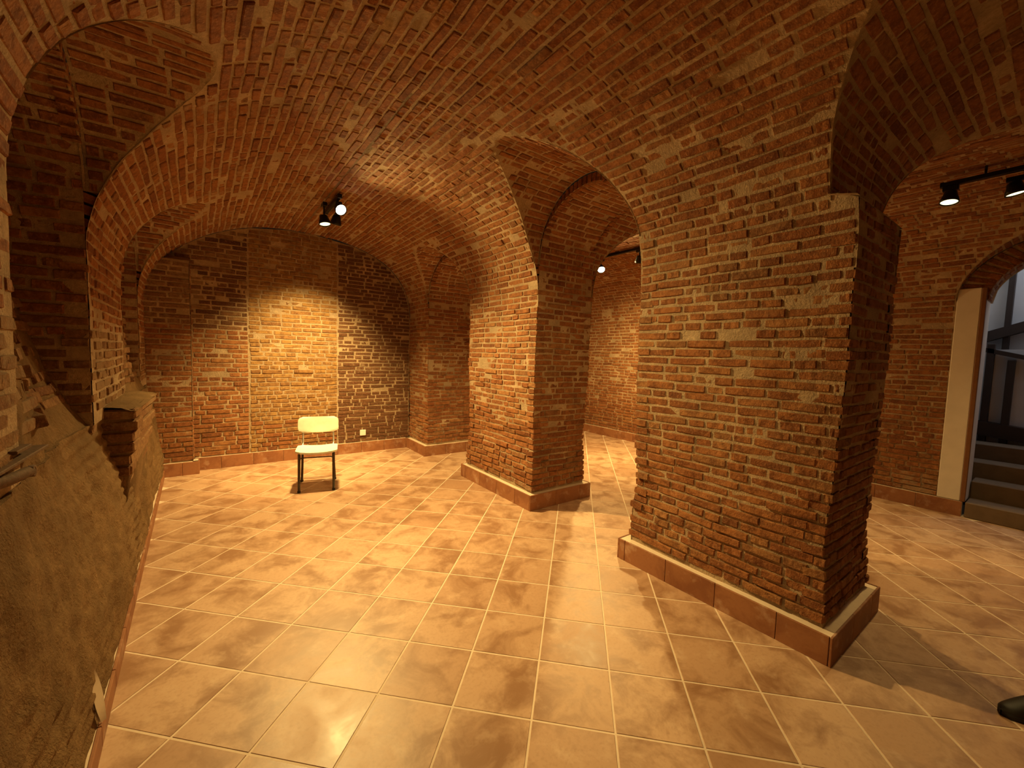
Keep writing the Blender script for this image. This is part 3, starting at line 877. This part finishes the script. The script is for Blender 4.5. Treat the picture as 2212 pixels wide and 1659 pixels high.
# ------------------------------------------------------------------ black shoe at the right edge
sh = empty('shoe', (2.735, .07, 0), math.atan2(-.60, .80)); tag(sh, 'black shoe, toe just in view, on the tiles at the right edge', 'shoe')
def shoe_out(t):   # half widths along the length (0 toe .. 1 heel)
    L_ = .285; x = -.02+L_*t
    k = .030+.022*math.sin(min(1, t/.45)*math.pi/2) if t < .45 else .052-.018*((t-.45)/.55)**.8
    k *= math.sqrt(max(0.0, 1-(1-min(1, t/.16))**2.2)) if t < .16 else (math.sqrt(max(0, 1-((t-.9)/.1)**2)) if t > .9 else 1)
    return x, max(k, .002)
mb = MB(); rows = []
for t in lin(0, 1, 26):
    x, k = shoe_out(t)
    rows.append([(x, -k, .002), (x, -k*1.02, .024), (x, 0, .026), (x, k*1.02, .024), (x, k, .002), (x, 0, .002)])
mb.grid(rows, True); fix_normals(mb.build('sole', M['rubber'], sh, True))
mb = MB(); rows = []
for t in lin(0, 1, 26):
    x, k = shoe_out(t); k *= .95
    top = .045+.05*max(0, min(1, (t-.12)/.45))**1.2 + (.0 if t < .5 else .012*math.sin((t-.5)/.5*math.pi))
    top = .024+(top-.024)*(min(1, t/.10)**.5 if t < .1 else 1)*(1 if t < .93 else math.sqrt(max(.3, 1-((t-.93)/.07)**2*.7)))
    rows.append([(x, -k*math.cos(a)*(1-.35*max(0, t-.4)*math.sin(a)), .024+(top-.024)*math.sin(a)**.8) for a in lin(0.0001, math.pi-.0001, 12)])
mb.grid(rows); fix_normals(mb.build('upper', M['leather'], sh, True))
for q in range(4):
    t = .42+.07*q; x, k = shoe_out(t); z = .024+(.045+.05*max(0, min(1, (t-.12)/.45))**1.2-.024)
    MB().tube([(x, -.022, z-.006), (x, 0, z+.004), (x, .022, z-.006)], .003, 6).build('lace', M['rubber'], sh, True)

# ------------------------------------------------------------------ lighting track and spotlights
def add_spot(name, P, aim, power, angle, blend=.6, r=.045, col=WARM, parent=None):
    l = bpy.data.lights.new(name, 'SPOT'); l.energy = power; l.color = col; l.spot_size = R(angle); l.spot_blend = blend; l.shadow_soft_size = r
    o = bpy.data.objects.new(name, l); link(o, parent)
    d = (Vector(aim)-Vector(P)).normalized()
    mt = d.to_track_quat('-Z', 'Y').to_matrix().to_4x4(); mt.translation = Vector(P)+d*.012
    return o, mt
def spotlight(P, aim, track_z, label, power, angle, blend=.6, group='ceiling spotlights', r=.052, glow='glow'):
    """head centred on its lens at P, aimed at aim, hung from a track at track_z"""
    P, aim = Vector(P), Vector(aim); d = (aim-P).normalized()
    root = empty('spotlight', P); tag(root, label, 'spotlight', group)
    rot = d.to_track_quat('Z', 'Y').to_matrix().to_4x4()
    def add(mb, name, mat, par=None):
        o = mb.build(name, M[mat], par or root, True)
        if par is None: o.matrix_local = rot
        return fix_normals(o)
    def ringz(rr, z, n=24): return [(rr*math.cos(2*math.pi*i/n), rr*math.sin(2*math.pi*i/n), z) for i in range(n)]
    mb = MB(); mb.grid([ringz(.001, -.085), ringz(r*.66, -.085), ringz(r*.74, -.08), ringz(r*.86, -.05), ringz(r*1.06, -.02), ringz(r*1.10, .004), ringz(r*1.0, .004), ringz(r*.97, -.006)], True)
    hs = add(mb, 'housing', 'black')
    mb = MB(); mb.grid([ringz(r*.97, -.004), ringz(r*.6, -.0035), ringz(.001, -.003)], True); add(mb, 'lens', glow, hs)
    back = P-d*.055
    top = Vector((back.x, back.y, track_z-.005))
    mb = MB().tube([tuple(top-P), tuple(back-P+Vector((0, 0, .02)))], .009, 8); mb.build('stem', M['black'], root, True)
    fix_normals(MB().box((-.02, -.045, -.032), (.02, .045, 0)).build('adapter', M['black'], root, loc=top-P))
    o, mt = add_spot('lamp', (0, 0, 0), d, power, angle, blend, r*.9, parent=root); o.matrix_local = mt
    return root
def track(A, B, label, z):
    t = empty('light_track', (A[0], (A[1]+B[1])/2, z)); tag(t, label, 'light track', 'ceiling light tracks')
    L_ = abs(B[1]-A[1])/2
    fix_normals(MB().box((-.018, -L_, 0), (.018, L_, .035), bev=.003).build('rail', M['black'], t))
    for s_ in (-1, 1): fix_normals(MB().box((-.021, s_*L_-.012, -.002), (.021, s_*L_+.012, .037), bev=.003).build('end_cap', M['black'], t))
    for q in (-.6, .6): MB().tube([(0, q*L_, .034), (0, q*L_, 3.04-z)], .008, 8).build('hanger', M['black'], t, True)
    return t
K = 1.38
track((1.02, 4.35), (1.02, 4.95), 'short black light track under the vault above the chair', 2.968)
spotlight((1.055, 4.44, 2.885), (1.8, 1.3, .5), 2.968, 'glaring spotlight above the chair, turned towards the camera', 240*K, 112, 1.0, glow='glare')
spotlight((.935, 4.58, 2.755), (1.25, 4.15, .3), 2.968, 'spotlight above the chair pointing down, below its glaring neighbour', 230*K, 128, .8)
spotlight((1.10, 4.86, 2.86), (.95, 6.12, .40), 2.968, 'spotlight washing the end wall, behind the glaring one', 270*K, 84, 1.0)
track((1.0, .2), (1.0, 1.0), 'black light track under the vault close to the camera', 2.968)
spotlight((1.0, .85, 2.84), (2.0, 2.7, .3), 2.968, 'spotlight near the camera aimed at the middle pillar', 46*K, 90, .8)
spotlight((1.0, .35, 2.84), (1.1, 1.6, .0), 2.968, 'spotlight near the camera aimed at the floor', 7*K, 100, .9)
track((4.70, 3.4), (4.70, 4.33), 'short black light track in the second aisle beyond the middle arch', 2.968)
spotlight((4.70, 4.27, 2.80), (3.3, 2.3, .4), 2.968, 'spotlight seen through the middle arch, in the second aisle', 170*K, 150, .9, glow='glare')
spotlight((4.70, 3.60, 2.80), (5.5, 4.5, .3), 2.968, 'spotlight of the second aisle aimed at its far wall', 260*K, 130, 1.0)
track((4.76, -.4), (4.76, .74), 'black light track in the second aisle at the right edge', 2.93)
spotlight((4.74, .69, 2.80), (4.15, .75, 0), 2.93, 'left spotlight of the pair on the right edge track', 50*K, 96, .8)
spotlight((4.86, .36, 2.80), (4.95, -.1, 0), 2.93, 'right spotlight of the pair, cut by the right edge', 22*K, 96, .8)
# daylight falling down the stairwell
l = bpy.data.lights.new('stairwell_daylight', 'AREA'); l.energy = 9; l.color = (.80, .88, 1.0); l.size = .9
o = bpy.data.objects.new('stairwell_daylight', l); link(o); o.location = (7.15, -.2, 3.75)
